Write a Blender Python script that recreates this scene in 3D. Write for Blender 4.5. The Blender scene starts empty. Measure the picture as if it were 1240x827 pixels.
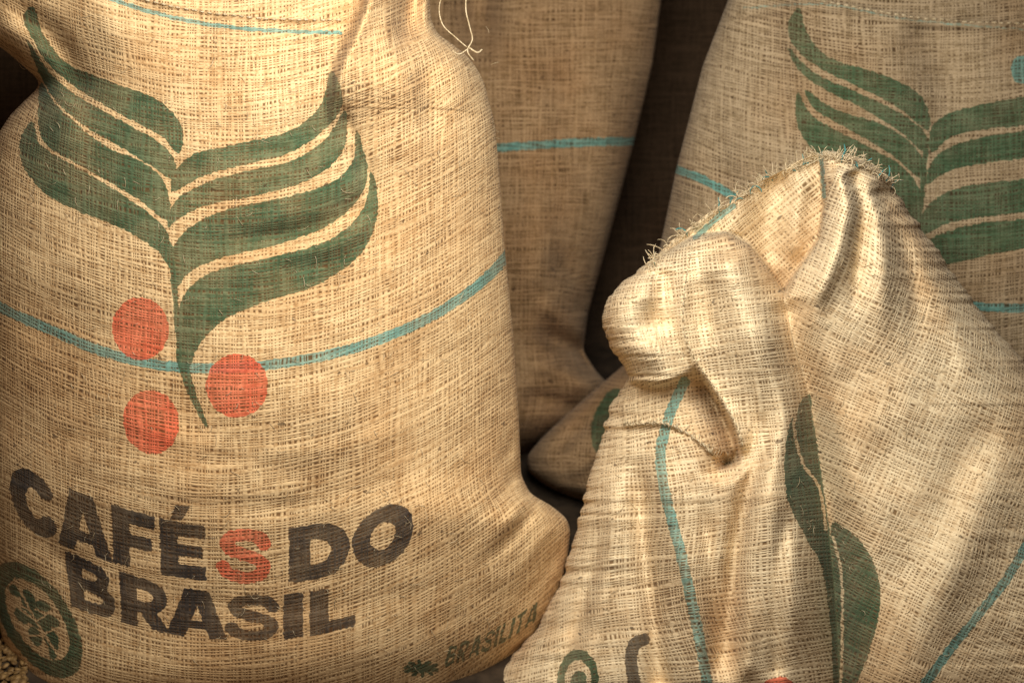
import bpy, math, random
import numpy as np
from mathutils import Vector
random.seed(4)

# ---------------------------------------------------------------- frame
PITCH = math.radians(28); DC = 2.2
OZ = 0.45
R_ = np.array([1., 0., 0.])
U_ = np.array([0., math.sin(PITCH), math.cos(PITCH)])
N_ = np.array([0., -math.cos(PITCH), math.sin(PITCH)])
O_ = np.array([0., 0., OZ])

def W(x, y, d):
    """millimetre layout on the leaning front plane + depth in metres -> world"""
    x = np.asarray(x, float); y = np.asarray(y, float); d = np.asarray(d, float)
    k = (DC - d) / DC
    X = (x - 620) * 1e-3 * k; Y = (413.5 - y) * 1e-3 * k
    return (O_ + X[..., None] * R_ + Y[..., None] * U_ + d[..., None] * N_)

def F(X, Y, d):
    return Vector((O_ + X * R_ + Y * U_ + d * N_).tolist())

def ground_d(y):
    Y = (413.5 - y) * 1e-3
    c, s = math.cos(PITCH), math.sin(PITCH)
    return -(OZ + Y * c) / (s - Y * c / DC)

# ---------------------------------------------------------------- helpers
def vnoise(x, y, sx, sy, seed):
    r = np.random.RandomState(seed).rand(256, 256)
    fx = x / sx + 1000; fy = y / sy + 1000
    ix = np.floor(fx).astype(int); iy = np.floor(fy).astype(int)
    tx = fx - ix; ty = fy - iy
    tx = tx ** 3 * (tx * (6 * tx - 15) + 10); ty = ty ** 3 * (ty * (6 * ty - 15) + 10)
    a = r[ix % 256, iy % 256]; b = r[(ix + 1) % 256, iy % 256]
    c = r[ix % 256, (iy + 1) % 256]; d = r[(ix + 1) % 256, (iy + 1) % 256]
    return (a * (1 - tx) + b * tx) * (1 - ty) + (c * (1 - tx) + d * tx) * ty - 0.5

def catmull(pts, n=8, closed=False):
    P = [np.array(p, float) for p in pts]; out = []
    m = len(P); rng = range(m if closed else m - 1)
    for i in rng:
        if closed:
            p0, p1, p2, p3 = P[(i - 1) % m], P[i], P[(i + 1) % m], P[(i + 2) % m]
        else:
            p0, p1, p2, p3 = P[max(i - 1, 0)], P[i], P[i + 1], P[min(i + 2, m - 1)]
        for k in range(n):
            t = k / n
            out.append(0.5 * ((2 * p1) + (-p0 + p2) * t + (2 * p0 - 5 * p1 + 4 * p2 - p3) * t * t + (-p0 + 3 * p1 - 3 * p2 + p3) * t ** 3))
    if not closed: out.append(P[-1])
    return np.array(out)

def polydist(x, y, pts):
    best = np.full(x.shape, 1e9); side = np.zeros(x.shape); par = np.zeros(x.shape)
    sv = pts[1:] - pts[:-1]; L = np.hypot(*sv.T); tot = L.sum() + 1e-9; acc = 0
    T = sv / (L[:, None] + 1e-9); VT = np.concatenate([T[:1], T[1:] + T[:-1], T[-1:]])
    for i in range(len(pts) - 1):
        a, v = pts[i], sv[i]; l2 = v @ v + 1e-9
        t = np.clip(((x - a[0]) * v[0] + (y - a[1]) * v[1]) / l2, 0, 1)
        dx = x - a[0] - t * v[0]; dy = y - a[1] - t * v[1]
        d = np.hypot(dx, dy); m = d < best
        best = np.where(m, d, best)
        tx = VT[i][0] * (1 - t) + VT[i + 1][0] * t; ty = VT[i][1] * (1 - t) + VT[i + 1][1] * t
        side = np.where(m, np.sign(-(tx * dy - ty * dx)), side)
        par = np.where(m, (acc + t * L[i]) / tot, par)
        acc += L[i]
    return best, side, par

def tap(p, a, b):
    return np.clip(p / max(a, 1e-6), 0, 1) * np.clip((1 - p) / max(b, 1e-6), 0, 1)
def sst(e0, e1, v):
    t = np.clip((v - e0) / (e1 - e0), 0, 1); return t * t * (3 - 2 * t)

def local(fn):
    """evaluate a relief primitive only near its polyline"""
    def g(x, y, pts, w, h, *a, **k):
        P = np.array(pts, float); reach = 3.2 * w if fn.__name__ == 'ridge' else max(3 * w, 3.5 * a[0])
        m = (x > P[:, 0].min() - reach) & (x < P[:, 0].max() + reach) & (y > P[:, 1].min() - reach) & (y < P[:, 1].max() + reach)
        out = np.zeros(x.shape)
        if m.any(): out[m] = fn(x[m], y[m], pts, w, h, *a, **k)
        return out
    return g
@local
def ridge(x, y, pts, w, h, a=.3, b=.3, sharp=2.0):
    P = catmull(pts, 4); d, s, p = polydist(x, y, P)
    return h * 1e-3 * np.exp(-(d / w) ** sharp) * sst(0, 1, tap(p, a, b))
@local
def step(x, y, pts, w, h, fall, a=.2, b=.2):
    """positive h raises the side right of a downward line / above a line going right"""
    P = catmull(pts, 4); d, s, p = polydist(x, y, P); sd = d * s
    return h * 1e-3 * (1 / (1 + np.exp(-np.clip(sd / w * 3, -30, 30)))) * np.exp(-(np.maximum(sd, 0) / fall) ** 1.5) * sst(0, 1, tap(p, a, b))

def inside_sd(x, y, poly):
    best = np.full(x.shape, 1e9); ins = np.zeros(x.shape, bool); n = len(poly)
    for i in range(n):
        a, b = poly[i], poly[(i + 1) % n]; v = b - a; l2 = v @ v + 1e-9
        t = np.clip(((x - a[0]) * v[0] + (y - a[1]) * v[1]) / l2, 0, 1)
        best = np.minimum(best, np.hypot(x - a[0] - t * v[0], y - a[1] - t * v[1]))
        if a[1] != b[1]:
            c = ((a[1] > y) != (b[1] > y)) & (x < (b[0] - a[0]) * (y - a[1]) / (b[1] - a[1]) + a[0])
            ins ^= c
    return np.where(ins, -best, best)

class Ink:
    def __init__(s, x, y):
        s.x = x + vnoise(x, y, 3.5, 3.5, 5) * 2.2; s.y = y + vnoise(x, y, 3.5, 3.5, 6) * 2.2
        s.m = {k: np.zeros(x.shape) for k in ('green', 'red', 'black', 'cyan')}
    def put(s, ch, sel, v): s.m[ch][sel] = np.maximum(s.m[ch][sel], v)
    def box(s, x0, x1, y0, y1): return np.nonzero((s.x > x0) & (s.x < x1) & (s.y > y0) & (s.y < y1))
    def poly(s, ch, pts, soft=1.6, smooth=True):
        P = catmull(pts, 5, True) if smooth else np.array(pts, float)
        sel = s.box(P[:, 0].min() - 4, P[:, 0].max() + 4, P[:, 1].min() - 4, P[:, 1].max() + 4)
        if len(sel[0]) == 0: return
        sd = inside_sd(s.x[sel], s.y[sel], P); s.put(ch, sel, 1 - sst(-soft, soft, sd))
    def line(s, ch, pts, w, soft=1.5, taper=False, amp=1.0):
        P = catmull(pts, 6)
        sel = s.box(P[:, 0].min() - w - 4, P[:, 0].max() + w + 4, P[:, 1].min() - w - 4, P[:, 1].max() + w + 4)
        if len(sel[0]) == 0: return
        d, sg, p = polydist(s.x[sel], s.y[sel], P)
        ww = w * (1 - .75 * p) if taper else w
        s.put(ch, sel, amp * (1 - sst(-soft, soft, d - ww)))
    def cut(s, ch, pts, w, soft=1.3):
        P = catmull(pts, 6)
        sel = s.box(P[:, 0].min() - w - 4, P[:, 0].max() + w + 4, P[:, 1].min() - w - 4, P[:, 1].max() + w + 4)
        if len(sel[0]) == 0: return
        d, sg, p = polydist(s.x[sel], s.y[sel], P)
        s.m[ch][sel] *= sst(-soft, soft, d - w)
    def ellipse(s, ch, cx, cy, rx, ry, rot=0, ring=None):
        m = max(rx, ry) + 5
        sel = s.box(cx - m, cx + m, cy - m, cy + m)
        c, q = math.cos(rot), math.sin(rot)
        X = (s.x[sel] - cx) * c + (s.y[sel] - cy) * q; Y = -(s.x[sel] - cx) * q + (s.y[sel] - cy) * c
        r = np.hypot(X / rx, Y / ry); sd = (r - 1) * min(rx, ry)
        if ring: sd = np.abs(sd + ring) - ring
        s.put(ch, sel, 1 - sst(-1.4, 1.4, sd))
    def glyph(s, ch, char, x0, x1, base, height, shear=0.0, t=.125, thin=0.):
        mid = .5 * (x0 + x1); H = height(mid)
        sel = s.box(x0 - 30, x1 + 30, base(mid) - H * 1.7 - 25, base(mid) + 35)
        x = s.x[sel]; y = s.y[sel]
        hh = (base(x) - y) / height(x)
        gw = GW.get(char, .85)
        gx = (x + shear * (base(x) - y) - x0) / (x1 - x0) * gw
        sd = np.full(x.shape, 9.)
        for it in GL[char]:
            if it[0] == 'b':
                _, ax, ay, bx, by, tt = it; tt = tt if tt else t
                vx, vy = bx - ax, by - ay; l = math.hypot(vx, vy); vx /= l; vy /= l
                al = (gx - (ax + bx) / 2) * vx + (hh - (ay + by) / 2) * vy
                pe = -(gx - (ax + bx) / 2) * vy + (hh - (ay + by) / 2) * vx
                q = np.maximum(np.abs(pe) - tt, np.abs(al) - l / 2)
                q = np.maximum(q, np.maximum(-hh, hh - 1))
                sd = np.minimum(sd, q)
            else:
                P = catmull(it[1], 5); d, _, _ = polydist(gx, hh, P)
                sd = np.minimum(sd, np.maximum(d - (t if len(it) < 3 else it[2]), np.maximum(-hh, hh - 1)))
        s.put(ch, sel, 1 - sst(-1.2, 1.2, sd * H + thin))

def ell(cx, cy, rx, ry, a0, a1, n=14):
    return [(cx + rx * math.cos(math.radians(a0 + (a1 - a0) * i / n)), cy + ry * math.sin(math.radians(a0 + (a1 - a0) * i / n))) for i in range(n + 1)]
GW = {'I': .27, 'F': .74, 'E': .76, 'L': .72, 'A': .98, 'T': .8, 'C': .86, 'O': .95, 'D': .88}
GL = {
 'C': [('p', ell(.44, .5, .305, .365, 46, 314), .142)],
 'O': [('p', ell(.475, .5, .34, .365, 0, 360, 20), .142)],
 'A': [('b', .11, -.12, .47, 1.12, .142), ('b', .87, -.12, .51, 1.12, .142), ('b', .25, .27, .73, .27, .09)],
 'F': [('b', .15, 0, .15, 1, .15), ('b', .13, .875, .74, .875, .125), ('b', .13, .47, .68, .47, .115)],
 'E': [('b', .15, 0, .15, 1, .15), ('b', .13, .875, .76, .875, .125), ('b', .13, .5, .7, .5, .105), ('b', .13, .125, .76, .125, .125)],
 'L': [('b', .15, 0, .15, 1, .15), ('b', .13, .13, .72, .13, .13)],
 'I': [('b', .135, 0, .135, 1, .135)],
 'T': [('b', .4, 0, .4, 1, .12), ('b', 0, .885, .8, .885, .115)],
 'D': [('b', .15, 0, .15, 1, .15), ('p', [(.13, .865), (.38, .865), (.61, .78), (.735, .5), (.61, .22), (.38, .135), (.13, .135)], .138)],
 'B': [('b', .14, 0, .14, 1, .14), ('p', [(.13, .89), (.45, .89), (.63, .83), (.66, .72), (.6, .59), (.45, .52), (.2, .52)], .105), ('p', [(.2, .52), (.5, .5), (.69, .42), (.72, .3), (.66, .16), (.48, .11), (.13, .11)], .112)],
 'R': [('b', .145, 0, .145, 1, .145), ('p', [(.13, .88), (.45, .88), (.64, .82), (.69, .67), (.62, .5), (.45, .42), (.2, .42)], .117), ('b', .42, .45, .74, -.1, .14)],
 'S': [('p', [(.75, .72), (.67, .84), (.45, .89), (.22, .84), (.14, .72), (.22, .60), (.45, .515), (.66, .43), (.73, .29), (.64, .15), (.42, .11), (.18, .17), (.08, .29)], .112)],
}
def curve_fn(xs, ys):
    c = np.polyfit(xs, ys, min(3, len(xs) - 1)); return lambda x: np.polyval(c, x)

# ---------------------------------------------------------------- materials
def N(nt, t, **k):
    n = nt.nodes.new(t)
    for a, b in k.items(): setattr(n, a, b)
    return n
def math_(nt, op, a, b=None, c=None, clamp=False):
    n = N(nt, 'ShaderNodeMath', operation=op); n.use_clamp = clamp
    for i, v in enumerate((a, b, c)):
        if v is None: continue
        if isinstance(v, (int, float)): n.inputs[i].default_value = v
        else: nt.links.new(v, n.inputs[i])
    return n.outputs[0]
def noise_(nt, vec, scale, detail=2, rough=.5):
    n = N(nt, 'ShaderNodeTexNoise', noise_dimensions='2D'); n.inputs['Scale'].default_value = scale
    n.inputs['Detail'].default_value = detail; n.inputs['Roughness'].default_value = rough
    nt.links.new(vec, n.inputs['Vector']); return n.outputs['Fac']
def mapv(nt, vec, sx, sy, off=0):
    n = N(nt, 'ShaderNodeMapping'); n.inputs['Scale'].default_value = (sx, sy, 1); n.inputs['Location'].default_value = (off, off * .7, 0)
    nt.links.new(vec, n.inputs['Vector']); return n.outputs[0]
def mixc(nt, f, a, b, mode='MIX'):
    n = N(nt, 'ShaderNodeMix', data_type='RGBA', blend_type=mode)
    for s, v in ((n.inputs[0], f), (n.inputs[6], a), (n.inputs[7], b)):
        if isinstance(v, (int, float)): s.default_value = v
        elif isinstance(v, tuple): s.default_value = (*v, 1)
        else: nt.links.new(v, s)
    return n.outputs[2]
def rng_(nt, v, a, b, c=0., d=1.):
    n = N(nt, 'ShaderNodeMapRange', interpolation_type='SMOOTHSTEP')
    n.inputs[1].default_value = a; n.inputs[2].default_value = b; n.inputs[3].default_value = c; n.inputs[4].default_value = d
    nt.links.new(v, n.inputs[0]); return n.outputs[0]

def burlap(name, light, dark, hole, freq=220., off=0., stain=.35, holemix=.45):
    m = bpy.data.materials.new(name); m.use_nodes = True; nt = m.node_tree
    bs = nt.nodes['Principled BSDF']
    at = N(nt, 'ShaderNodeAttribute', attribute_name='weave'); v = at.outputs['Vector']
    sp = N(nt, 'ShaderNodeSeparateXYZ'); nt.links.new(v, sp.inputs[0]); x, y = sp.outputs[0], sp.outputs[1]
    na = noise_(nt, mapv(nt, v, 60, 7, off), 1, 1); nb = noise_(nt, mapv(nt, v, 7, 60, off + 3), 1, 1)
    a = math_(nt, 'MULTIPLY_ADD', na, 2.9, math_(nt, 'MULTIPLY', x, freq * .92))
    b = math_(nt, 'MULTIPLY_ADD', nb, 3.1, math_(nt, 'MULTIPLY', y, freq * 1.06))
    sa = math_(nt, 'SINE', math_(nt, 'MULTIPLY', a, math.pi)); sb = math_(nt, 'SINE', math_(nt, 'MULTIPLY', b, math.pi))
    wa = noise_(nt, mapv(nt, v, 230, 34, off + 5), 1, 2, .6); wb = noise_(nt, mapv(nt, v, 30, 240, off + 9), 1, 2, .6)
    P = math_(nt, 'MULTIPLY', sa, sb)
    Ha = math_(nt, 'MULTIPLY_ADD', P, .20, math_(nt, 'ADD', math_(nt, 'MULTIPLY', math_(nt, 'ABSOLUTE', sa), .90), math_(nt, 'MULTIPLY_ADD', wa, 1.3, -.70)))
    Hb = math_(nt, 'MULTIPLY_ADD', P, -.20, math_(nt, 'ADD', math_(nt, 'ABSOLUTE', sb), math_(nt, 'MULTIPLY_ADD', wb, 1.5, -.74)))
    H = math_(nt, 'MAXIMUM', Ha, Hb)
    tight = noise_(nt, mapv(nt, v, 9, 9, off + 20), 1, 2)
    H2 = math_(nt, 'MULTIPLY_ADD', tight, .6, math_(nt, 'SUBTRACT', H, .30))
    cov = rng_(nt, H2, .20, .76)
    fib = noise_(nt, mapv(nt, v, 160, 420, off + 2), 1, 3, .7)
    fib2 = noise_(nt, mapv(nt, v, 20, 205, off + 31), 1, 1, .5)
    fib3 = noise_(nt, mapv(nt, v, 200, 20, off + 36), 1, 1, .5)
    tone = math_(nt, 'ADD', math_(nt, 'MULTIPLY', fib, .48), math_(nt, 'ADD', math_(nt, 'MULTIPLY', fib2, .31), math_(nt, 'MULTIPLY', fib3, .21)))
    thread = mixc(nt, rng_(nt, tone, .32, .62), dark, light)
    st = noise_(nt, mapv(nt, v, 5, 5, off + 13), 1, 4, .6)
    thread = mixc(nt, rng_(nt, st, .42, .72, 0, stain), thread, mixc(nt, 1., thread, (.68, .46, .26), 'MULTIPLY'))
    wob = math_(nt, 'MULTIPLY_ADD', fib, .5, -.25)
    fade = rng_(nt, noise_(nt, mapv(nt, v, 16, 16, off + 61), 1, 3, .6), .35, .65, .86, 1.0)
    inkn = math_(nt, 'MULTIPLY', fade, rng_(nt, math_(nt, 'MULTIPLY_ADD', H2, .45, math_(nt, 'MULTIPLY', tight, .6)), .12, .85, .66, .99))
    col = thread
    for ch, c, amt in (('cyan', (.060, .23, .225), .88), ('red', (.54, .090, .042), .97), ('green', (.036, .076, .038), .99), ('black', (.027, .021, .020), 1.)):
        aa = N(nt, 'ShaderNodeAttribute', attribute_name=ch)
        mk = rng_(nt, math_(nt, 'ADD', aa.outputs['Fac'], wob), .3, .7)
        mk = math_(nt, 'MULTIPLY', mk, math_(nt, 'MULTIPLY', inkn, amt))
        c2 = mixc(nt, rng_(nt, tone, .38, .66), c, tuple(min(1, q * 1.7 + .02) for q in c))
        col = mixc(nt, mk, col, c2)
    holec = mixc(nt, holemix, hole, mixc(nt, 1., col, (.42, .34, .26), 'MULTIPLY'))
    col = mixc(nt, cov, holec, col)
    sk = noise_(nt, mapv(nt, v, 60, 90, off + 40), 1, 1, .5)
    col = mixc(nt, rng_(nt, sk, .80, .84, 0, .7), col, (.06, .03, .015))
    nt.links.new(col, bs.inputs['Base Color'])
    bs.inputs['Roughness'].default_value = .9
    bs.inputs['Specular IOR Level'].default_value = .12
    bs.inputs['Sheen Weight'].default_value = .08; bs.inputs['Sheen Roughness'].default_value = .6
    bp = N(nt, 'ShaderNodeBump'); bp.inputs['Strength'].default_value = .5; bp.inputs['Distance'].default_value = .0020
    hh = math_(nt, 'MULTIPLY_ADD', fib, .35, math_(nt, 'MINIMUM', H2, 1.1))
    nt.links.new(hh, bp.inputs['Height']); nt.links.new(bp.outputs[0], bs.inputs['Normal'])
    return m

def simple(name, c1, c2, scale=200, rough=.85, bump=.3):
    m = bpy.data.materials.new(name); m.use_nodes = True; nt = m.node_tree; bs = nt.nodes['Principled BSDF']
    tc = N(nt, 'ShaderNodeTexCoord'); f = noise_(nt, tc.outputs['Object'], scale, 4, .6)
    nt.links.new(mixc(nt, rng_(nt, f, .35, .65), c1, c2), bs.inputs['Base Color']); bs.inputs['Roughness'].default_value = rough
    bs.inputs['Specular IOR Level'].default_value = .25
    bp = N(nt, 'ShaderNodeBump'); bp.inputs['Strength'].default_value = bump; bp.inputs['Distance'].default_value = .002
    nt.links.new(f, bp.inputs['Height']); nt.links.new(bp.outputs[0], bs.inputs['Normal'])
    return m

MAT_A = burlap('burlap_warm', (.85, .64, .38), (.49, .31, .15), (.13, .06, .024), off=0)
MAT_B = burlap('burlap_pale', (.93, .79, .56), (.63, .48, .30), (.19, .115, .058), off=50, stain=.48)
MAT_C = burlap('burlap_grey', (.48, .38, .26), (.25, .185, .11), (.05, .03, .016), off=90, freq=228)
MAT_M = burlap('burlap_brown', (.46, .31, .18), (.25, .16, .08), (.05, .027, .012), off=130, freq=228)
MAT_D = burlap('burlap_painted_shade', (.07, .044, .027), (.035, .022, .012), (.01, .006, .004), off=170)  # burlap with albedo lowered so the gaps' shadow is painted into the colour
MAT_T = simple('thread_cream', (.42, .33, .2), (.75, .65, .48), 600)
MAT_TC = simple('thread_teal', (.05, .20, .21), (.12, .36, .36), 600)

# ---------------------------------------------------------------- meshes
def link(o, parent=None):
    bpy.context.scene.collection.objects.link(o)
    if parent: o.parent = parent
    return o

class Sack:
    def __init__(s, L, Rr, ys, D, d0, tilt=.2, relief=None, p=2.2, q=.5, sm=4., Db=.12, capt=60., capb=60., rag=0., recess=None):
        s.yg = np.arange(ys[0], ys[1] + .5, 1.)
        def sm1(pts, sd):
            v = np.interp(s.yg, [a[0] for a in pts], [a[1] for a in pts])
            k = np.exp(-.5 * (np.arange(-16, 17) / sm) ** 2); k /= k.sum()
            v = np.convolve(np.pad(v, 16, mode='edge'), k, 'valid')
            return v + rag * (vnoise(s.yg, s.yg * 0, 9, 9, sd) + vnoise(s.yg, s.yg * 0, 4, 4, sd + 1) * .6)
        s.xl, s.xr = sm1(L, 301), sm1(Rr, 305); s.recess = recess
        s.ys = ys; s.D = D; s.d0 = d0; s.tilt = tilt; s.rel = relief; s.p = p; s.q = q; s.Db = Db; s.capt = capt; s.capb = capb
    def cap(s, y):
        a = np.clip((y - s.ys[0]) / s.capt, 0, 1); b = np.clip((s.ys[1] - y) / s.capb, 0, 1)
        return np.sqrt(1 - (1 - a) ** 2) * np.sqrt(1 - (1 - b) ** 2)
    def base(s, y): return s.d0 + s.tilt * (413.5 - y) * 1e-3
    def depth(s, x, y, relief=True):
        xl = np.interp(y, s.yg, s.xl); xr = np.interp(y, s.yg, s.xr)
        t = np.clip(2 * (x - xl) / (xr - xl + 1e-6) - 1, -1, 1)
        pr = (1 - np.abs(t) ** s.p) ** s.q
        Dy = np.interp(y, [a[0] for a in s.D], [a[1] for a in s.D])
        k = s.recess(x, y) if (s.recess and relief) else 1.
        d = s.base(y) + Dy * pr * s.cap(y) * k
        if relief and s.rel is not None:
            d = d + s.rel(x, y) * sst(0, .35, pr) * sst(0, .3, s.cap(y))
        return d
    def P(s, x, y, lift=0.):
        x = np.atleast_1d(np.asarray(x, float)); y = np.atleast_1d(np.asarray(y, float))
        return W(x, y, s.depth(x, y) + lift)
    def build(s, name, nf, nr, mat, ink=None, uv=None, nb=48):
        w = np.linspace(-1, 1, nf); sx = .62 * w + .38 * np.sin(np.pi / 2 * w)
        yy = np.linspace(s.ys[0], s.ys[1], nr)
        xl = np.interp(yy, s.yg, s.xl)[:, None]; xr = np.interp(yy, s.yg, s.xr)[:, None]
        X = (xl + xr) / 2 + (xr - xl) / 2 * sx[None, :]; Y = np.repeat(yy[:, None], nf, 1)
        d = s.depth(X, Y); dbase = s.depth(X, Y, False)
        dx = np.diff(X, axis=1); dd = np.diff(dbase, axis=1) * 1000
        arc = np.concatenate([np.zeros((nr, 1)), np.cumsum(np.minimum(np.hypot(dx, dd), dx * 3.0), 1)], 1)
        arc -= arc[:, nf // 2][:, None]
        mid = X[:, nf // 2][:, None]; Uc = mid + arc
        ik = ink(X, Y) if ink else Ink(X, Y)
        if uv: UU, VV = uv(X, Y, Uc)
        else: UU, VV = Uc, Y
        wb = np.linspace(1, -1, nb + 2)[1:-1]; sb = np.sin(np.pi / 2 * wb)
        Xb = (xl + xr) / 2 + (xr - xl) / 2 * sb[None, :]; Yb = np.repeat(yy[:, None], nb, 1)
        prb = np.sqrt(np.clip(1 - sb ** 2, 0, 1))[None, :]
        db = s.base(Yb) - s.Db * prb * s.cap(Yb)
        co = np.concatenate([W(X, Y, d), W(Xb, Yb, db)], 1); nc = nf + nb
        uvx = np.concatenate([UU, Xb], 1) * 1e-3; uvy = np.concatenate([VV, Yb], 1) * 1e-3
        wv = np.stack([uvx, -uvy, np.zeros_like(uvx)], -1)
        i = np.arange(nr - 1)[:, None] * nc; j = np.arange(nc)[None, :]; j2 = (j + 1) % nc
        fa = np.stack([i + j, i + nc + j, i + nc + j2, i + j2], -1).reshape(-1, 4)
        me = bpy.data.meshes.new(name)
        nv = nr * nc; nfa = len(fa)
        me.vertices.add(nv); me.vertices.foreach_set('co', co.reshape(-1).astype(np.float32))
        me.loops.add(nfa * 4); me.loops.foreach_set('vertex_index', fa.reshape(-1).astype(np.int32))
        me.polygons.add(nfa); me.polygons.foreach_set('loop_start', (np.arange(nfa) * 4).astype(np.int32))
        me.polygons.foreach_set('use_smooth', np.ones(nfa, bool))
        me.update(calc_edges=True)
        A = me.attributes.new('weave', 'FLOAT_VECTOR', 'POINT'); A.data.foreach_set('vector', wv.reshape(-1).astype(np.float32))
        for ch in ('green', 'red', 'black', 'cyan'):
            A = me.attributes.new(ch, 'FLOAT', 'POINT')
            vals = np.concatenate([ik.m[ch], np.zeros((nr, nb))], 1)
            A.data.foreach_set('value', vals.reshape(-1).astype(np.float32))
        me.materials.append(mat)
        return link(bpy.data.objects.new(name, me))

def tubes(name, paths, rad, mat, parent=None, sides=5):
    V = []; Fc = []
    for path in paths:
        path = [Vector(p) for p in path]; n = len(path)
        r0 = rad * random.uniform(.75, 1.25); st = len(V)
        for k, p in enumerate(path):
            t = (path[min(k + 1, n - 1)] - path[max(k - 1, 0)])
            if t.length < 1e-9: t = Vector((1, 0, 0))
            t.normalize(); a = t.cross(Vector((.3, .5, .8))).normalized(); b = t.cross(a)
            r = r0 * (.45 if k in (0, n - 1) else 1)
            for q in range(sides):
                an = 2 * math.pi * q / sides
                V.append(p + (a * math.cos(an) + b * math.sin(an)) * r)
        for k in range(n - 1):
            for q in range(sides):
                q2 = (q + 1) % sides
                Fc.append((st + k * sides + q, st + k * sides + q2, st + (k + 1) * sides + q2, st + (k + 1) * sides + q))
        Fc.append(tuple(st + q for q in range(sides))[::-1]); Fc.append(tuple(st + (n - 1) * sides + q for q in range(sides)))
    me = bpy.data.meshes.new(name); me.from_pydata([tuple(v) for v in V], [], Fc); me.materials.append(mat)
    me.polygons.foreach_set('use_smooth', np.ones(len(Fc), bool)); me.update()
    return link(bpy.data.objects.new(name, me), parent)

def stitches(sk, pts, every=11., ln=7., lift=.0015, ang=.0):
    P = catmull(pts, 12); seg = np.hypot(*(P[1:] - P[:-1]).T); cum = np.concatenate([[0], np.cumsum(seg)])
    out = []; t = 0
    while t + ln < cum[-1]:
        l = ln * random.uniform(.8, 1.15); tt = np.linspace(t, min(t + l, cum[-1]), 5)
        xs = np.interp(tt, cum, P[:, 0]); ys = np.interp(tt, cum, P[:, 1]) + np.linspace(-ang, ang, 5) * ln + random.uniform(-.6, .6)
        lf = lift * np.array([-.6, .8, 1.2, .8, -.6])
        out.append(sk.P(xs, ys, lf)); t += every * random.uniform(.9, 1.1)
    return out

def fibres(sk, n, box, name, parent, ok=None):
    out = []
    while len(out) < n:
        x = random.uniform(box[0], box[1]); y = random.uniform(box[2], box[3])
        if ok and not ok(x, y): continue
        a = random.choice([0, math.pi / 2]) + random.gauss(0, .5); l = random.uniform(5, 17); c = random.gauss(0, .05)
        pts = []; px, py = x, y
        for k in range(6):
            pts.append((px, py)); px += math.cos(a) * l / 5; py += math.sin(a) * l / 5; a += c * 5
        pts = np.array(pts); h = random.uniform(.001, .004)
        out.append(sk.P(pts[:, 0], pts[:, 1], np.array([-.0005, .6, 1, 1, .8, .5]) * h))
    o = tubes(name, out, .00030, MAT_T, parent, 3); o['kind'] = 'stuff'
    return o

GROUP = "burlap coffee sacks standing close together"
def tag(o, label, cat, group=None):
    o['label'] = label; o['category'] = cat
    if group: o['group'] = group

# ================================================================ SACK A
def relA(x, y):
    r = vnoise(x, y, 190, 150, 1) * .024 + vnoise(x, y, 75, 55, 2) * .008 + vnoise(x + y * .5, y, 34, 22, 3) * .0026
    r += step(x, y, [(462, -90), (448, -20), (430, 35), (408, 85), (400, 130), (405, 180)], 7, 60, 75, .02, .4)
    r += ridge(x, y, [(462, -60), (444, 10), (424, 60), (412, 110)], 13, 14, .05, .5)
    r += ridge(x, y, [(505, -70), (500, -10), (496, 25), (490, 80)], 17, -75, .05, .40)
    r += ridge(x, y, [(540, 66), (556, 100), (570, 150)], 16, 14, .2, .6)
    r += ridge(x, y, [(478, 10), (484, 110), (512, 220)], 24, 10, .1, .6)
    r += ridge(x, y, [(512, 70), (520, 130), (540, 220)], 14, -10, .2, .6)
    r += ridge(x, y, [(440, 120), (446, 200), (470, 300)], 12, -8, .3, .6)
    r += ridge(x, y, [(404, 110), (424, 160), (440, 215), (448, 300)], 9, -12, .2, .6)
    r += ridge(x, y, [(450, 240), (400, 270), (330, 288), (230, 298)], 15, -15, .15, .5)
    r += ridge(x, y, [(452, 268), (400, 298), (320, 314)], 13, 9, .15, .5)
    r += ridge(x, y, [(-30, 20), (30, 55), (60, 90), (80, 150), (85, 240)], 20, 16, .2, .6)
    r += ridge(x, y, [(0, 0), (60, 40), (90, 90), (105, 160)], 16, -16, .2, .6)
    r += ridge(x, y, [(90, -30), (140, 40), (150, 110)], 30, 14, .2, .6)
    r += ridge(x, y, [(250, -40), (240, 50), (260, 110)], 45, -20, .2, .6)
    r += ridge(x, y, [(340, 0), (345, 60), (320, 130)], 30, -14, .3, .5)
    r += ridge(x, y, [(60, -40), (130, -14), (230, 10), (330, 21), (418, 23)], 5, 5, .02, .02)
    for k, (a, b, h) in enumerate([((636, 560), (560, 640), -12), ((645, 590), (570, 672), 10), ((655, 608), (560, 700), -12), ((672, 630), (590, 720), 9), ((630, 520), (580, 590), -8), ((684, 655), (610, 745), -8)]):
        r += ridge(x, y, [a, ((a[0] + b[0]) / 2 + 4, (a[1] + b[1]) / 2 + 6), b], 9, h, .15, .8)
    r += ridge(x, y, [(20, 560), (180, 600), (360, 610), (560, 560)], 14, -4, .4, .4)
    r += ridge(x, y, [(40, 650), (200, 722), (400, 735), (590, 690)], 14, -4, .4, .4)
    r += ridge(x, y, [(60, 480), (250, 540), (420, 540), (600, 470)], 12, 3, .4, .4)
    r += ridge(x, y, [(0, 640), (60, 660), (180, 800)], 16, -6, .3, .5)
    return r
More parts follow.
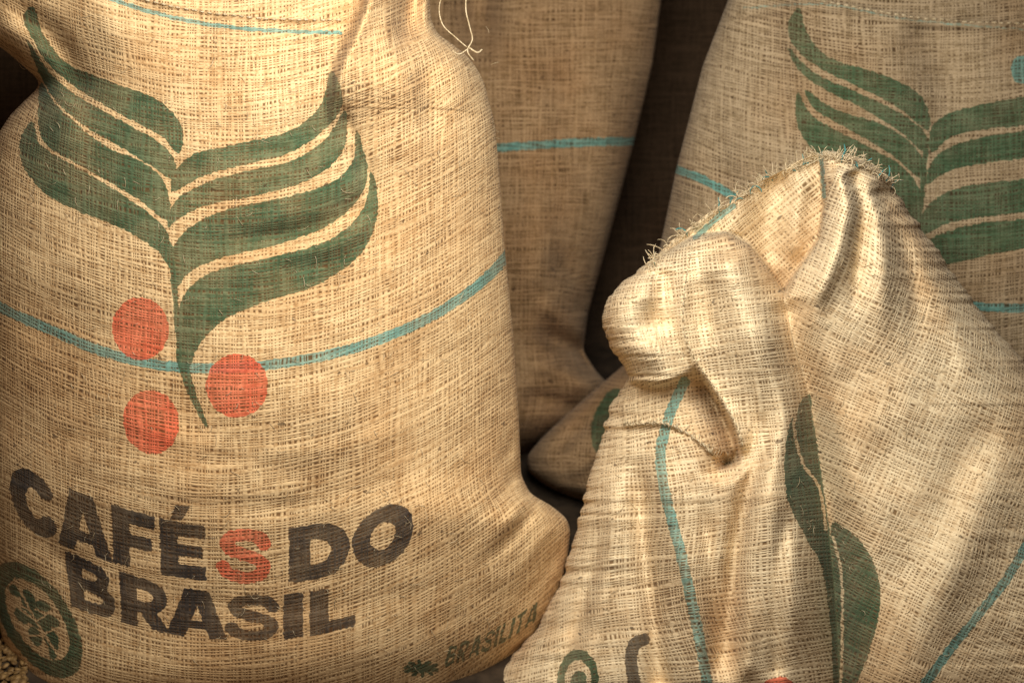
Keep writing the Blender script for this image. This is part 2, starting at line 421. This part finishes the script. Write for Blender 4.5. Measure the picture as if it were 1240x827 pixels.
A = Sack(L=[(-90, -90), (0, -60), (40, -22), (60, 4), (80, 28), (97, 47), (106, 47), (120, 32), (140, 12), (165, -4), (200, -16), (260, -30), (400, -36), (600, -24), (700, -10), (770, 2), (827, 24), (890, 70)],
         Rr=[(-90, 530), (0, 520), (25, 522), (42, 530), (54, 548), (68, 566), (84, 578), (100, 586), (150, 599), (200, 604), (300, 611), (400, 621), (500, 628), (575, 631), (598, 642), (612, 668), (628, 687), (642, 691), (670, 688), (700, 682), (735, 668), (770, 645), (800, 616), (827, 590), (890, 510)],
         ys=(-90, 890), D=[(-90, .15), (0, .16), (100, .18), (250, .20), (600, .23), (890, .18)], d0=-.12, tilt=.26, relief=relA, p=2.3, capt=50, capb=110, Db=.16)
sagf = lambda x: 1.08e-3 * (x - 270) ** 2
def inkA(x, y):
    k = Ink(x, y)
    G = 'green'
    k.poly(G, [(28, 24), (40, 8), (52, 40), (80, 76), (130, 98), (185, 118), (214, 143), (222, 168), (216, 186), (196, 166), (150, 141), (100, 112), (62, 82), (42, 52)])
    k.poly(G, [(33, 48), (58, 86), (95, 117), (150, 148), (195, 174), (212, 196), (209, 218), (190, 206), (150, 181), (110, 158), (72, 128), (48, 90)])
    k.poly(G, [(50, 100), (64, 122), (90, 148), (130, 178), (175, 198), (201, 225), (204, 268), (165, 240), (110, 208), (70, 186), (50, 168), (46, 132)])
    k.poly(G, [(49, 176), (90, 201), (140, 231), (185, 262), (205, 288), (211, 334), (190, 304), (150, 278), (100, 258), (60, 238), (34, 212), (24, 186), (27, 162), (40, 148)])
    k.poly(G, [(400, 87), (388, 128), (352, 158), (290, 174), (240, 185), (214, 204), (206, 230), (214, 231), (250, 212), (300, 199), (350, 186), (390, 160), (414, 130), (412, 104)])
    k.poly(G, [(417, 134), (395, 168), (355, 194), (300, 207), (250, 221), (212, 244), (203, 276), (215, 266), (250, 249), (310, 237), (370, 220), (407, 195), (420, 165)])
    k.poly(G, [(431, 158), (426, 198), (395, 224), (340, 240), (280, 252), (235, 272), (210, 300), (207, 348), (216, 346), (232, 328), (270, 312), (330, 298), (390, 277), (430, 247), (445, 212), (440, 182)])
    k.poly(G, [(449, 208), (440, 252), (400, 290), (330, 311), (270, 325), (236, 342), (217, 372), (214, 438), (228, 446), (240, 420), (270, 388), (320, 366), (380, 347), (430, 315), (454, 275), (457, 235)])
    k.line(G, [(208, 300), (211, 345), (215, 400)], 3.5)
    k.line(G, [(221, 432), (230, 470), (250, 515)], 7.5, taper=True)
    k.ellipse('red', 170, 398, 34, 38, -.15); k.ellipse('red', 287, 467, 37.5, 38.5); k.ellipse('red', 183, 511, 33.5, 39, -.2)
    k.line('cyan', [(-40, 350), (0, 372), (60, 399), (120, 424), (180, 440), (240, 446), (300, 444), (360, 437), (420, 424), (480, 403), (540, 373), (590, 336), (616, 306)], 6.2)
    k.m['cyan'] *= .9
    k.line('cyan', [(90, -20), (150, 5), (230, 26), (320, 37), (412, 40)], 2.6, amp=.9)
    b = curve_fn([42, 102, 160, 220, 296, 386, 462], [645, 671, 688, 698, 705, 703, 684])
    t = curve_fn([42, 102, 160, 220, 296, 386, 462], [571, 600, 618, 631, 639, 636, 613])
    h = lambda x: b(x) - t(x)
    for c, x0, x1 in (('C', 18, 76), ('A', 71, 137), ('F', 137, 189), ('E', 195, 250), ('D', 350, 425), ('O', 427, 500)):
        sh = .14 if x1 < 80 else (.08 if x1 < 140 else .03 if x1 < 300 else 0)
        k.glyph('black', c, x0, x1, b, h, sh)
    k.glyph('red', 'S', 264, 328, b, h)
    k.poly('black', [(205, 629), (213, 611), (231, 612), (220, 630)], smooth=False)
    b2 = curve_fn([110, 172, 235, 305, 355, 400], [742, 760, 771, 776, 772, 765])
    t2 = curve_fn([110, 172, 235, 305, 355, 400], [679, 700, 713, 720, 718, 712])
    h2 = lambda x: b2(x) - t2(x)
    for c, x0, x1 in (('B', 86, 143), ('R', 147, 207), ('A', 202, 275), ('S', 274, 338), ('I', 343, 367), ('L', 375, 430)):
        k.glyph('black', c, x0, x1, b2, h2, .12 if x1 < 150 else .05 if x1 < 210 else 0, t=.13)
    b3 = curve_fn([535, 570, 610, 657], [809, 797, 778, 746]); h3 = lambda x: 24. + 0 * x
    X = 537.
    for c in 'BRASILITA':
        w = {'I': 4.5, 'L': 10, 'A': 14, 'T': 12}.get(c, 12.5)
        k.glyph('green', c, X, X + w, b3, h3, -.3, t=.125, thin=.5); X += w + 1.8
    for q in range(5):
        a = q * math.pi / 5 + .2; k.line(G, [(510 - 20 * math.cos(a), 809 - 9 * math.sin(a)), (510, 809), (510 + 20 * math.cos(a), 809 + 9 * math.sin(a))], 2.2)
    k.ellipse(G, 510, 809, 11, 6, 0)
    rot = math.radians(57); rr = random.Random(3)
    k.ellipse(G, 45, 750, 80, 40, rot, ring=6.0)
    for (ox, oy, rx, ry) in ((0, 0, 17, 9), (-26, -4, 14, 8), (-14, 12, 12, 8), (16, 13, 13, 7), (28, -2, 15, 8), (10, -13, 12, 7), (-10, -15, 10, 6), (44, 6, 9, 5), (-44, 3, 9, 6)):
        c, s_ = math.cos(rot), math.sin(rot)
        k.ellipse(G, 45 + ox * c - oy * s_, 750 + ox * s_ + oy * c, rx, ry, rot + rr.uniform(-.6, .6))
    k.cut(G, [(18, 700), (40, 745), (68, 790)], 1.3); k.cut(G, [(22, 735), (45, 750), (58, 742)], 1.2); k.cut(G, [(32, 770), (50, 768), (68, 760)], 1.2)
    return k
oA = A.build('coffee_sack', 640, 800, MAT_A, inkA, uv=lambda X, Y, U: (U, Y + sagf(X)))
tag(oA, "full upright tan burlap coffee sack with green leaves and lettering", "sack", GROUP)
tubes('seam_stitching', stitches(A, [(60, -36), (130, -12), (230, 12), (330, 23), (416, 25)], 10, 7.5), .0011, MAT_T, oA)
fibres(A, 420, (20, 600, 20, 810), 'loose_fibres', oA)
def free(pts): return [tuple(W(p[0], p[1], p[2])) for p in pts]
def cpath(pts, n=6): return [tuple(W(p[0], p[1], p[2])) for p in catmull(pts, n)]
tw = [cpath([(566, -20, .06), (564, 10, .06), (568, 30, .055), (572, 48, .05), (566, 62, .055), (574, 74, .05)]),
      cpath([(540, -15, .06), (532, 8, .06), (536, 30, .065), (552, 46, .06), (566, 58, .055)]),
      cpath([(566, 60, .056), (556, 66, .06), (548, 62, .065)]), cpath([(568, 58, .055), (578, 64, .055), (584, 60, .05)])]
tubes('tie_twine', tw, .0009, MAT_T, oA)

# ================================================================ SACK B (open, crumpled)
INNER = np.array([(740, 324), (812, 309), (842, 291), (878, 286), (905, 300), (926, 326), (940, 350), (950, 362), (962, 340), (980, 316), (996, 292), (1003, 250), (1000, 214), (996, 150), (930, 150), (840, 200), (720, 290)], float)
VALB = catmull([(950, 362), (962, 420), (980, 480), (992, 560), (1003, 640), (1012, 740), (1018, 850)], 4)
def recB(x, y):
    m = (x > 700) & (x < 1080) & (y < 420); k = np.ones(x.shape)
    if m.any():
        sd = inside_sd(x[m], y[m], INNER); q = np.clip(sd / 40., 0, 1)
        lobe = .64 + .36 * np.sqrt(1 - (1 - q) ** 2)
        k[m] = -.12 + (lobe + .12) * sst(-8, 0, sd)
    return k
def relB(x, y):
    r = vnoise(x, y, 150, 170, 21) * .030 + vnoise(x, y, 60, 70, 22) * .012 + vnoise(x, y, 26, 34, 23) * .003
    sd = inside_sd(x, y, INNER)
    r += .045 * np.exp(-(np.maximum(sd, 0) / 90) ** 2) * sst(540, 400, y) * sst(-8, 0, sd)
    r += ridge(x, y, [(950, 200), (930, 260), (925, 330)], 18, -22, .2, .2) + ridge(x, y, [(900, 230), (885, 290)], 16, 14, .2, .2) + ridge(x, y, [(975, 205), (965, 260), (962, 320)], 12, 16, .2, .2)
    d, s, p = polydist(x, y, VALB)
    r += -.060 * np.exp(-(d / np.where(s > 0, 24, 17)) ** 1.3) * sst(0, .06, p + .02)
    r += -.038 * np.exp(-(d / 60) ** 2)
    r += ridge(x, y, [(868, 300), (898, 360), (925, 430), (938, 500), (935, 570), (950, 680), (965, 840)], 34, 46, .05, .2)
    r += ridge(x, y, [(856, 315), (852, 370), (862, 425)], 13, -15, .3, .4)
    r += ridge(x, y, [(836, 298), (828, 350), (827, 400), (842, 440), (864, 475), (886, 520), (894, 552)], 7, 10, .05, .05)
    r += ridge(x, y, [(800, 335), (762, 368), (756, 405), (785, 430), (820, 428)], 28, 34, .2, .25)
    r += ridge(x, y, [(812, 325), (797, 375), (806, 410)], 14, -20, .2, .3)
    r += step(x, y, [(715, 440), (757, 460), (796, 466), (826, 458), (846, 450)], 5, 60, 60, .0, .3)
    r += step(x, y, [(866, 570), (893, 558), (891, 530), (877, 500), (857, 468), (838, 440)], 4.5, -105, 24, .10, .22)
    r += ridge(x, y, [(899, 552), (893, 518), (874, 480)], 9, 14, .2, .4)
    r += step(x, y, [(836, 568), (878, 582), (908, 556), (918, 510), (910, 440)], 6, -26, 60, .2, .35)
    r += ridge(x, y, [(916, 430), (930, 500), (912, 580), (888, 690), (876, 830)], 15, -42, .25, .1)
    r += ridge(x, y, [(925, 560), (908, 660), (905, 830)], 12, 15, .2, .1)
    r += ridge(x, y, [(955, 600), (942, 700), (940, 830)], 11, -16, .2, .1)
    r += step(x, y, [(752, 518), (800, 515), (836, 528), (862, 552), (884, 566)], 2.5, 8, 30, .05, .05)
    r += ridge(x, y, [(800, 540), (812, 620), (838, 730), (850, 840)], 17, 26, .2, .05)
    r += ridge(x, y, [(772, 540), (778, 640), (790, 740), (800, 840)], 14, -32, .2, .05)
    r += ridge(x, y, [(748, 560), (738, 660), (722, 760), (700, 850)], 16, 20, .2, .05)
    r += ridge(x, y, [(735, 620), (712, 720), (670, 830)], 10, -13, .2, .1)
    r += ridge(x, y, [(850, 600), (862, 700), (868, 830)], 10, -14, .2, .1)
    r += ridge(x, y, [(1012, 200), (1024, 250), (1006, 320), (985, 380), (1000, 470)], 15, 28, .05, .5)
    r += ridge(x, y, [(1030, 205), (1046, 260), (1040, 320), (1030, 400)], 10, -22, .05, .5)
    r += ridge(x, y, [(1044, 215), (1066, 270), (1070, 340), (1062, 430)], 14, 16, .05, .5)
    r += ridge(x, y, [(1060, 226), (1092, 290), (1108, 370), (1110, 450)], 15, -15, .05, .5)
    r += ridge(x, y, [(1075, 240), (1125, 320), (1165, 420), (1190, 520)], 22, 14, .05, .5)
    r += ridge(x, y, [(990, 400), (1010, 480), (1028, 560), (1040, 660)], 20, 17, .2, .4)
    r += ridge(x, y, [(1060, 500), (1090, 620), (1100, 760)], 34, -17, .3, .3)
    r += ridge(x, y, [(1235, 520), (1180, 640), (1120, 760), (1100, 840)], 34, 14, .3, .2)
    r += ridge(x, y, [(1215, 480), (1160, 580), (1130, 660)], 26, -12, .3, .3)
    return r
B = Sack(L=[(183, 1000), (187, 984), (203, 955), (215, 930), (236, 894), (258, 860), (290, 815), (318, 786), (345, 750), (365, 734), (395, 729), (420, 738), (438, 752), (455, 763), (470, 752), (500, 736), (560, 720), (620, 703), (700, 681), (760, 650), (800, 616), (830, 590), (900, 560)],
         Rr=[(183, 1004), (188, 1030), (196, 1050), (206, 1068), (218, 1082), (238, 1088), (260, 1104), (300, 1133), (350, 1168), (400, 1206), (440, 1242), (500, 1290), (600, 1330), (900, 1360)],
         ys=(183, 900), D=[(183, .09), (260, .14), (420, .17), (600, .20), (900, .20)], d0=-.10, tilt=.24, relief=relB, p=2.4, capt=16, capb=90, sm=2.2, Db=.14, rag=4.0, recess=recB)
def inkB(x, y):
    k = Ink(x, y); G = 'green'
    k.poly(G, [(980, 478), (964, 495), (953, 528), (950, 572), (956, 612), (976, 650), (996, 690), (1006, 760), (1010, 840), (1022, 840), (1014, 740), (1004, 640), (993, 560), (985, 510)])
    k.cut(G, [(966, 490), (962, 520), (972, 560), (992, 590), (1000, 640)], 1.8)
    k.poly(G, [(1006, 640), (1024, 640), (1050, 665), (1064, 700), (1065, 740), (1052, 790), (1030, 840), (1012, 850), (1010, 740)])
    k.cut(G, [(1008, 650), (1018, 690), (1020, 750), (1018, 840)], 1.6)
    k.line('cyan', [(829, 462), (812, 500), (800, 548), (806, 600), (822, 660), (838, 730), (850, 790), (860, 850)], 6.5)
    k.line('cyan', [(1262, 620), (1226, 690), (1180, 750), (1140, 800), (1105, 850)], 5.5)
    k.line('cyan', [(994, 184), (996, 210), (998, 238)], 2.5)
    k.line('cyan', [(842, 288), (864, 268), (888, 250)], 3.5)
    k.ellipse(G, 700, 822, 25, 36, 0, ring=4.5); k.ellipse(G, 700, 826, 10, 15, .3)
    k.line('black', [(780, 774), (768, 780), (764, 800), (768, 824), (776, 850)], 7.5)
    k.ellipse('red', 943, 846, 26, 27)
    return k
def uvB(X, Y, U):
    d, s, p = polydist(X, Y, VALB)
    s = np.where(Y < 366, np.where(X > 950 + (366 - Y) * .4, 1, -1), s)
    xs, ys_ = X + (U - X) * .5, Y
    a1, a2, a3 = math.radians(-8), math.radians(24), math.radians(-38)
    def rot(a): return xs * math.cos(a) + ys_ * math.sin(a), -xs * math.sin(a) + ys_ * math.cos(a)
    ul, vl = rot(a1); ur, vr = rot(a2); ui, vi = rot(a3)
    wob = vnoise(X, Y, 120, 120, 77) * 26
    inn = inside_sd(X, Y, INNER) < -4
    uu = np.where(inn, ui, np.where(s > 0, ur, ul)) + wob; vv = np.where(inn, vi, np.where(s > 0, vr, vl)) + wob * .6
    return uu, vv
oB = B.build('coffee_sack', 640, 720, MAT_B, inkB, uv=uvB)
tag(oB, "open pale burlap coffee sack with crumpled folded mouth and frayed edge", "sack", GROUP)
tubes('seam_stitching', stitches(B, [(838, 300), (829, 350), (828, 400), (843, 437), (868, 472), (893, 517), (901, 548)], 9, 6, ang=.2), .0010, MAT_T, oB)
tubes('seam_stitching', stitches(B, [(760, 514), (800, 512), (836, 526), (862, 548)], 8, 6, ang=.3), .0010, MAT_T, oB)
edge = catmull([(786, 318), (815, 290), (860, 258), (894, 236), (930, 215), (955, 203), (984, 190), (1010, 187), (1036, 194), (1062, 206), (1084, 224)], 10)
fr = []; frc = []
for i in range(300):
    q = edge[random.randrange(len(edge))]; x, y = q[0] + random.gauss(0, 2), q[1] + random.uniform(1, 6)
    n = np.array([-.55, -.83]) if x < 1000 else np.array([.6, -.8])
    l = random.uniform(4, 19); a = random.gauss(0, .7); dv = np.array([n[0] * math.cos(a) - n[1] * math.sin(a), n[0] * math.sin(a) + n[1] * math.cos(a)])
    dd = float(B.depth(np.array([x]), np.array([y + 4]))[0])
    crv = random.gauss(0, .35); pth = []; p = np.array([x, y]) - dv * 4
    for k in range(6):
        pth.append((p[0], p[1], dd + .002 + random.gauss(0, .0006) + k * .001)); p = p + dv * l / 4
        dv = np.array([dv[0] * math.cos(crv) - dv[1] * math.sin(crv), dv[0] * math.sin(crv) + dv[1] * math.cos(crv)])
    (frc if random.random() < .08 else fr).append(free(pth))
for i in range(70):
    x = random.uniform(755, 885); y = np.interp(x, [758, 800, 836, 862, 882], [516, 514, 528, 550, 562]) + random.gauss(0, 1.5)
    a = random.gauss(-1.6, .7); l = random.uniform(5, 13)
    pts = np.array([(x + math.cos(a) * l * t, y + math.sin(a) * l * t) for t in np.linspace(0, 1, 4)])
    fr.append(B.P(pts[:, 0], pts[:, 1], np.array([0, .002, .003, .002])))
tubes('frayed_edge', fr, .0006, MAT_T, oB, 4)['kind'] = 'stuff'
tubes('frayed_teal_thread', frc, .0008, MAT_TC, oB, 4)['kind'] = 'stuff'
fibres(B, 420, (700, 1235, 300, 815), 'loose_fibres', oB, ok=lambda x, y: x > np.interp(y, B.yg, B.xl) + 20 and x < np.interp(y, B.yg, B.xr) - 15)

# ================================================================ SACK C (behind the open one)
def relC(x, y):
    r = vnoise(x, y, 150, 170, 41) * .03 + vnoise(x, y, 60, 70, 42) * .008
    r += ridge(x, y, [(905, 0), (940, 60), (960, 150)], 22, -18, .2, .5)
    r += ridge(x, y, [(1100, 20), (1140, 90), (1150, 180)], 30, -16, .2, .5)
    r += ridge(x, y, [(890, 20), (1000, 8), (1100, 26), (1260, 36)], 7, 8, .05, .05)
    r += ridge(x, y, [(860, 130), (880, 230), (900, 330)], 26, -14, .3, .4)
    return r
C = Sack(L=[(-80, 915), (0, 882), (80, 851), (200, 820), (310, 797), (450, 790), (640, 800), (760, 840)],
         Rr=[(-80, 1290), (0, 1320), (100, 1380), (300, 1440), (600, 1450), (760, 1400)],
         ys=(-80, 760), D=[(-80, .07), (60, .12), (300, .2), (760, .2)], d0=-.42, tilt=.2, relief=relC, p=2.4, capt=90, capb=90, Db=.15)
def inkC(x, y):
    k = Ink(x, y); G = 'green'
    k.poly(G, [(968, 10), (978, 42), (1005, 70), (1060, 88), (1108, 110), (1125, 138), (1122, 158), (1090, 132), (1040, 106), (990, 82), (960, 54), (954, 30)])
    k.poly(G, [(955, 58), (985, 88), (1040, 113), (1092, 138), (1120, 162), (1116, 182), (1090, 160), (1045, 132), (1000, 110), (966, 84)])
    k.poly(G, [(975, 108), (1010, 132), (1070, 152), (1110, 180), (1120, 206), (1114, 216), (1080, 188), (1030, 158), (988, 134)])
    k.poly(G, [(966, 112), (985, 142), (1040, 172), (1090, 200), (1113, 228), (1116, 262), (1106, 274), (1075, 240), (1030, 215), (988, 186), (966, 152)])
    k.poly(G, [(1330, 98), (1245, 116), (1200, 125), (1150, 137), (1128, 155), (1125, 178), (1130, 185), (1152, 166), (1200, 156), (1250, 150), (1330, 120)])
    k.poly(G, [(1330, 128), (1245, 157), (1200, 164), (1155, 176), (1130, 194), (1121, 224), (1150, 207), (1200, 197), (1245, 191), (1330, 170)])
    k.poly(G, [(1330, 195), (1245, 216), (1200, 221), (1150, 231), (1120, 254), (1111, 286), (1125, 282), (1150, 270), (1200, 262), (1245, 256), (1330, 235)])
    k.poly(G, [(1330, 240), (1245, 264), (1190, 270), (1140, 283), (1115, 300), (1118, 322), (1150, 320), (1200, 308), (1245, 300), (1330, 280)])
    k.line(G, [(1122, 170), (1116, 240), (1110, 300), (1120, 380)], 3)
    k.line('cyan', [(780, 190), (820, 205), (855, 220), (890, 240), (930, 270), (1000, 320), (1080, 352), (1185, 371), (1260, 373)], 5)
    k.line('cyan', [(900, 10), (1000, 6), (1100, 24), (1240, 36)], 2, amp=.5)
    k.ellipse('cyan', 1238, 85, 14, 17)
    return k
oC = C.build('coffee_sack', 420, 520, MAT_C, inkC, uv=lambda X, Y, U: (U, Y + .0006 * (X - 1120) ** 2))
tag(oC, "greyish burlap coffee sack with green leaf print behind the open sack", "sack", GROUP)
tubes('seam_stitching', stitches(C, [(960, -6), (1020, 6), (1100, 20), (1180, 27), (1260, 30)], 9, 7), .0012, MAT_T, oC)

# ================================================================ SACK M (dark middle)
def relM(x, y):
    r = vnoise(x, y, 120, 150, 61) * .035 + vnoise(x, y, 50, 60, 62) * .01
    for a, b, c, h, w in (((640, 400), (690, 420), (735, 455), -24, 12), ((630, 440), (680, 450), (730, 480), 22, 12), ((640, 360), (690, 390), (725, 420), 18, 14), ((625, 480), (670, 485), (715, 500), -22, 11), ((660, 300), (700, 340), (715, 390), -16, 16), ((700, 0), (680, 100), (700, 200), -14, 26), ((640, 200), (650, 300), (640, 380), 18, 24)):
        r += ridge(x, y, [a, b, c], w, h, .3, .3)
    r += ridge(x, y, [(585, -60), (578, 20), (592, 90)], 26, -60, .1, .5)
    return r
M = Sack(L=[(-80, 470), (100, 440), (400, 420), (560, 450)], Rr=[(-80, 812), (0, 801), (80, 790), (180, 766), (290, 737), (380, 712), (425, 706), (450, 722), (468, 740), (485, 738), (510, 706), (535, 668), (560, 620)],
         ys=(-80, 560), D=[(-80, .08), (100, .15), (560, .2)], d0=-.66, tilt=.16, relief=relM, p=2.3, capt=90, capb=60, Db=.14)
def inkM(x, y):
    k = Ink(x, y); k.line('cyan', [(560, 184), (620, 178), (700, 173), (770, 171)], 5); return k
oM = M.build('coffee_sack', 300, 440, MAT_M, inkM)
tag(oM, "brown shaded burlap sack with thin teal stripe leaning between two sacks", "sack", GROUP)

# ================================================================ low sack lying behind
def relE(x, y):
    r = vnoise(x, y, 60, 60, 81) * .03 + vnoise(x, y, 28, 26, 82) * .01
    r += ridge(x, y, [(660, 560), (700, 520), (750, 490)], 10, -14, .3, .3) + ridge(x, y, [(680, 580), (730, 545), (760, 520)], 10, 12, .3, .3)
    return r
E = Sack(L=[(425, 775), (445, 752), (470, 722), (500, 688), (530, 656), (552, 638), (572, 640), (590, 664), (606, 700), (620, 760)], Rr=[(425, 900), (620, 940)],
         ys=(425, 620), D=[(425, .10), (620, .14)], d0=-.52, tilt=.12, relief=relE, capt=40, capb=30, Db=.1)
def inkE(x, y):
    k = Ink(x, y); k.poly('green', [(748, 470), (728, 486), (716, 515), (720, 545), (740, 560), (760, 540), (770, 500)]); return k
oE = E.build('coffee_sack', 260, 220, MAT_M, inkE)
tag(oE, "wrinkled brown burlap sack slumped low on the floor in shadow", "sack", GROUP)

# ================================================================ sacks filling the gaps, shade painted into their colour
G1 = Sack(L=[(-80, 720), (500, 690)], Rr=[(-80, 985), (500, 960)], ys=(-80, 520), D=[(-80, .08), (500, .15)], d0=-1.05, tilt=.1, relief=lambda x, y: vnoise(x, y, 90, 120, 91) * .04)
oG = G1.build('coffee_sack', 120, 200, MAT_D); tag(oG, "burlap sack in the gap, coloured dark to paint its shade", "sack", GROUP)
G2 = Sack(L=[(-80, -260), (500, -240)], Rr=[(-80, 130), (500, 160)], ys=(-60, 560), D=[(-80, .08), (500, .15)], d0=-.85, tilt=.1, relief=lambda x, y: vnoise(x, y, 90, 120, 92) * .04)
oG2 = G2.build('coffee_sack', 120, 200, MAT_D); tag(oG2, "burlap sack behind the big printed sack, shade painted into colour", "sack", GROUP)

# ================================================================ floor + beans
gm = simple('floor_dark', (.02, .014, .01), (.06, .042, .028), 12, .9, .5)
me = bpy.data.meshes.new('floor'); n = 40; vs = []; fs = []
for i in range(n + 1):
    for j in range(n + 1): vs.append((-3 + 6 * i / n, -2 + 6 * j / n, random.gauss(0, .0008)))
for i in range(n):
    for j in range(n): a = i * (n + 1) + j; fs.append((a, a + n + 1, a + n + 2, a + 1))
me.from_pydata(vs, [], fs); me.materials.append(gm)
fl = link(bpy.data.objects.new('floor', me)); fl['kind'] = 'structure'; fl['label'] = "dark dusty floor under the sacks"

bm_ = simple('bean_brown', (.10, .055, .02), (.30, .19, .08), 90, .55, .1)
def bean_mesh():
    V = []; Fc = []; nu, nv = 18, 12
    for i in range(nv + 1):
        th = math.pi * i / nv
        for j in range(nu):
            ph = 2 * math.pi * j / nu
            x = .0058 * math.cos(th); y = .0042 * math.sin(th) * math.cos(ph); z = .0032 * math.sin(th) * math.sin(ph)
            if z < 0: z *= .55
            if z > 0: z -= .0016 * math.exp(-(y / .0007) ** 2)
            V.append((x, y, z))
    for i in range(nv):
        for j in range(nu):
            a = i * nu + j; b = i * nu + (j + 1) % nu; Fc.append((a, b, b + nu, a + nu))
    m = bpy.data.meshes.new('coffee_bean'); m.from_pydata(V, [], Fc); m.materials.append(bm_)
    m.polygons.foreach_set('use_smooth', np.ones(len(Fc), bool)); return m
bmesh_ = bean_mesh()
for i in range(90):
    px = random.uniform(-14, 34); py = random.uniform(772, 838)
    w = W(px, py, ground_d(py))
    o = bpy.data.objects.new('coffee_bean', bmesh_)
    o.location = (w[0], w[1], .003 + random.uniform(0, .006)); o.rotation_euler = (random.uniform(-.5, .5), random.uniform(-.4, .4), random.uniform(0, 6.28))
    link(o); tag(o, "small light brown coffee bean spilled on the floor", "bean", "spilled coffee beans beside the sack")

# ================================================================ light
def area(name, loc, tgt, size, power, col):
    l = bpy.data.lights.new(name, 'AREA'); l.shape = 'DISK'; l.size = size; l.energy = power; l.color = col
    o = link(bpy.data.objects.new(name, l)); o.location = loc
    o.rotation_euler = (Vector(tgt) - Vector(loc)).to_track_quat('-Z', 'Y').to_euler(); return o
area('key_lamp', F(.02, .50, 1.0), F(.03, -.05, .05), .66, 20.5, (1, .92, .77))
area('fill_lamp', F(-.6, -.6, 1.9), F(0, -.1, -.2), 1.2, 3.4, (1, .64, .35))
w = bpy.data.worlds.new('World'); bpy.context.scene.world = w; w.use_nodes = True
w.node_tree.nodes['Background'].inputs[0].default_value = (.95, .58, .34, 1); w.node_tree.nodes['Background'].inputs[1].default_value = .055

cam = bpy.data.cameras.new('camera'); co = link(bpy.data.objects.new('camera', cam)); co.location = F(0, 0, DC)
co.rotation_euler = (math.pi / 2 - PITCH, 0, 0); cam.sensor_width = 36; cam.lens = 36 * DC / 1.24; cam.clip_end = 100
cam.dof.use_dof = True; cam.dof.focus_distance = DC - .08; cam.dof.aperture_fstop = 4.0
sc = bpy.context.scene; sc.camera = co
sc.view_settings.view_transform = 'Standard'; sc.view_settings.look = 'None'; sc.view_settings.exposure = 0
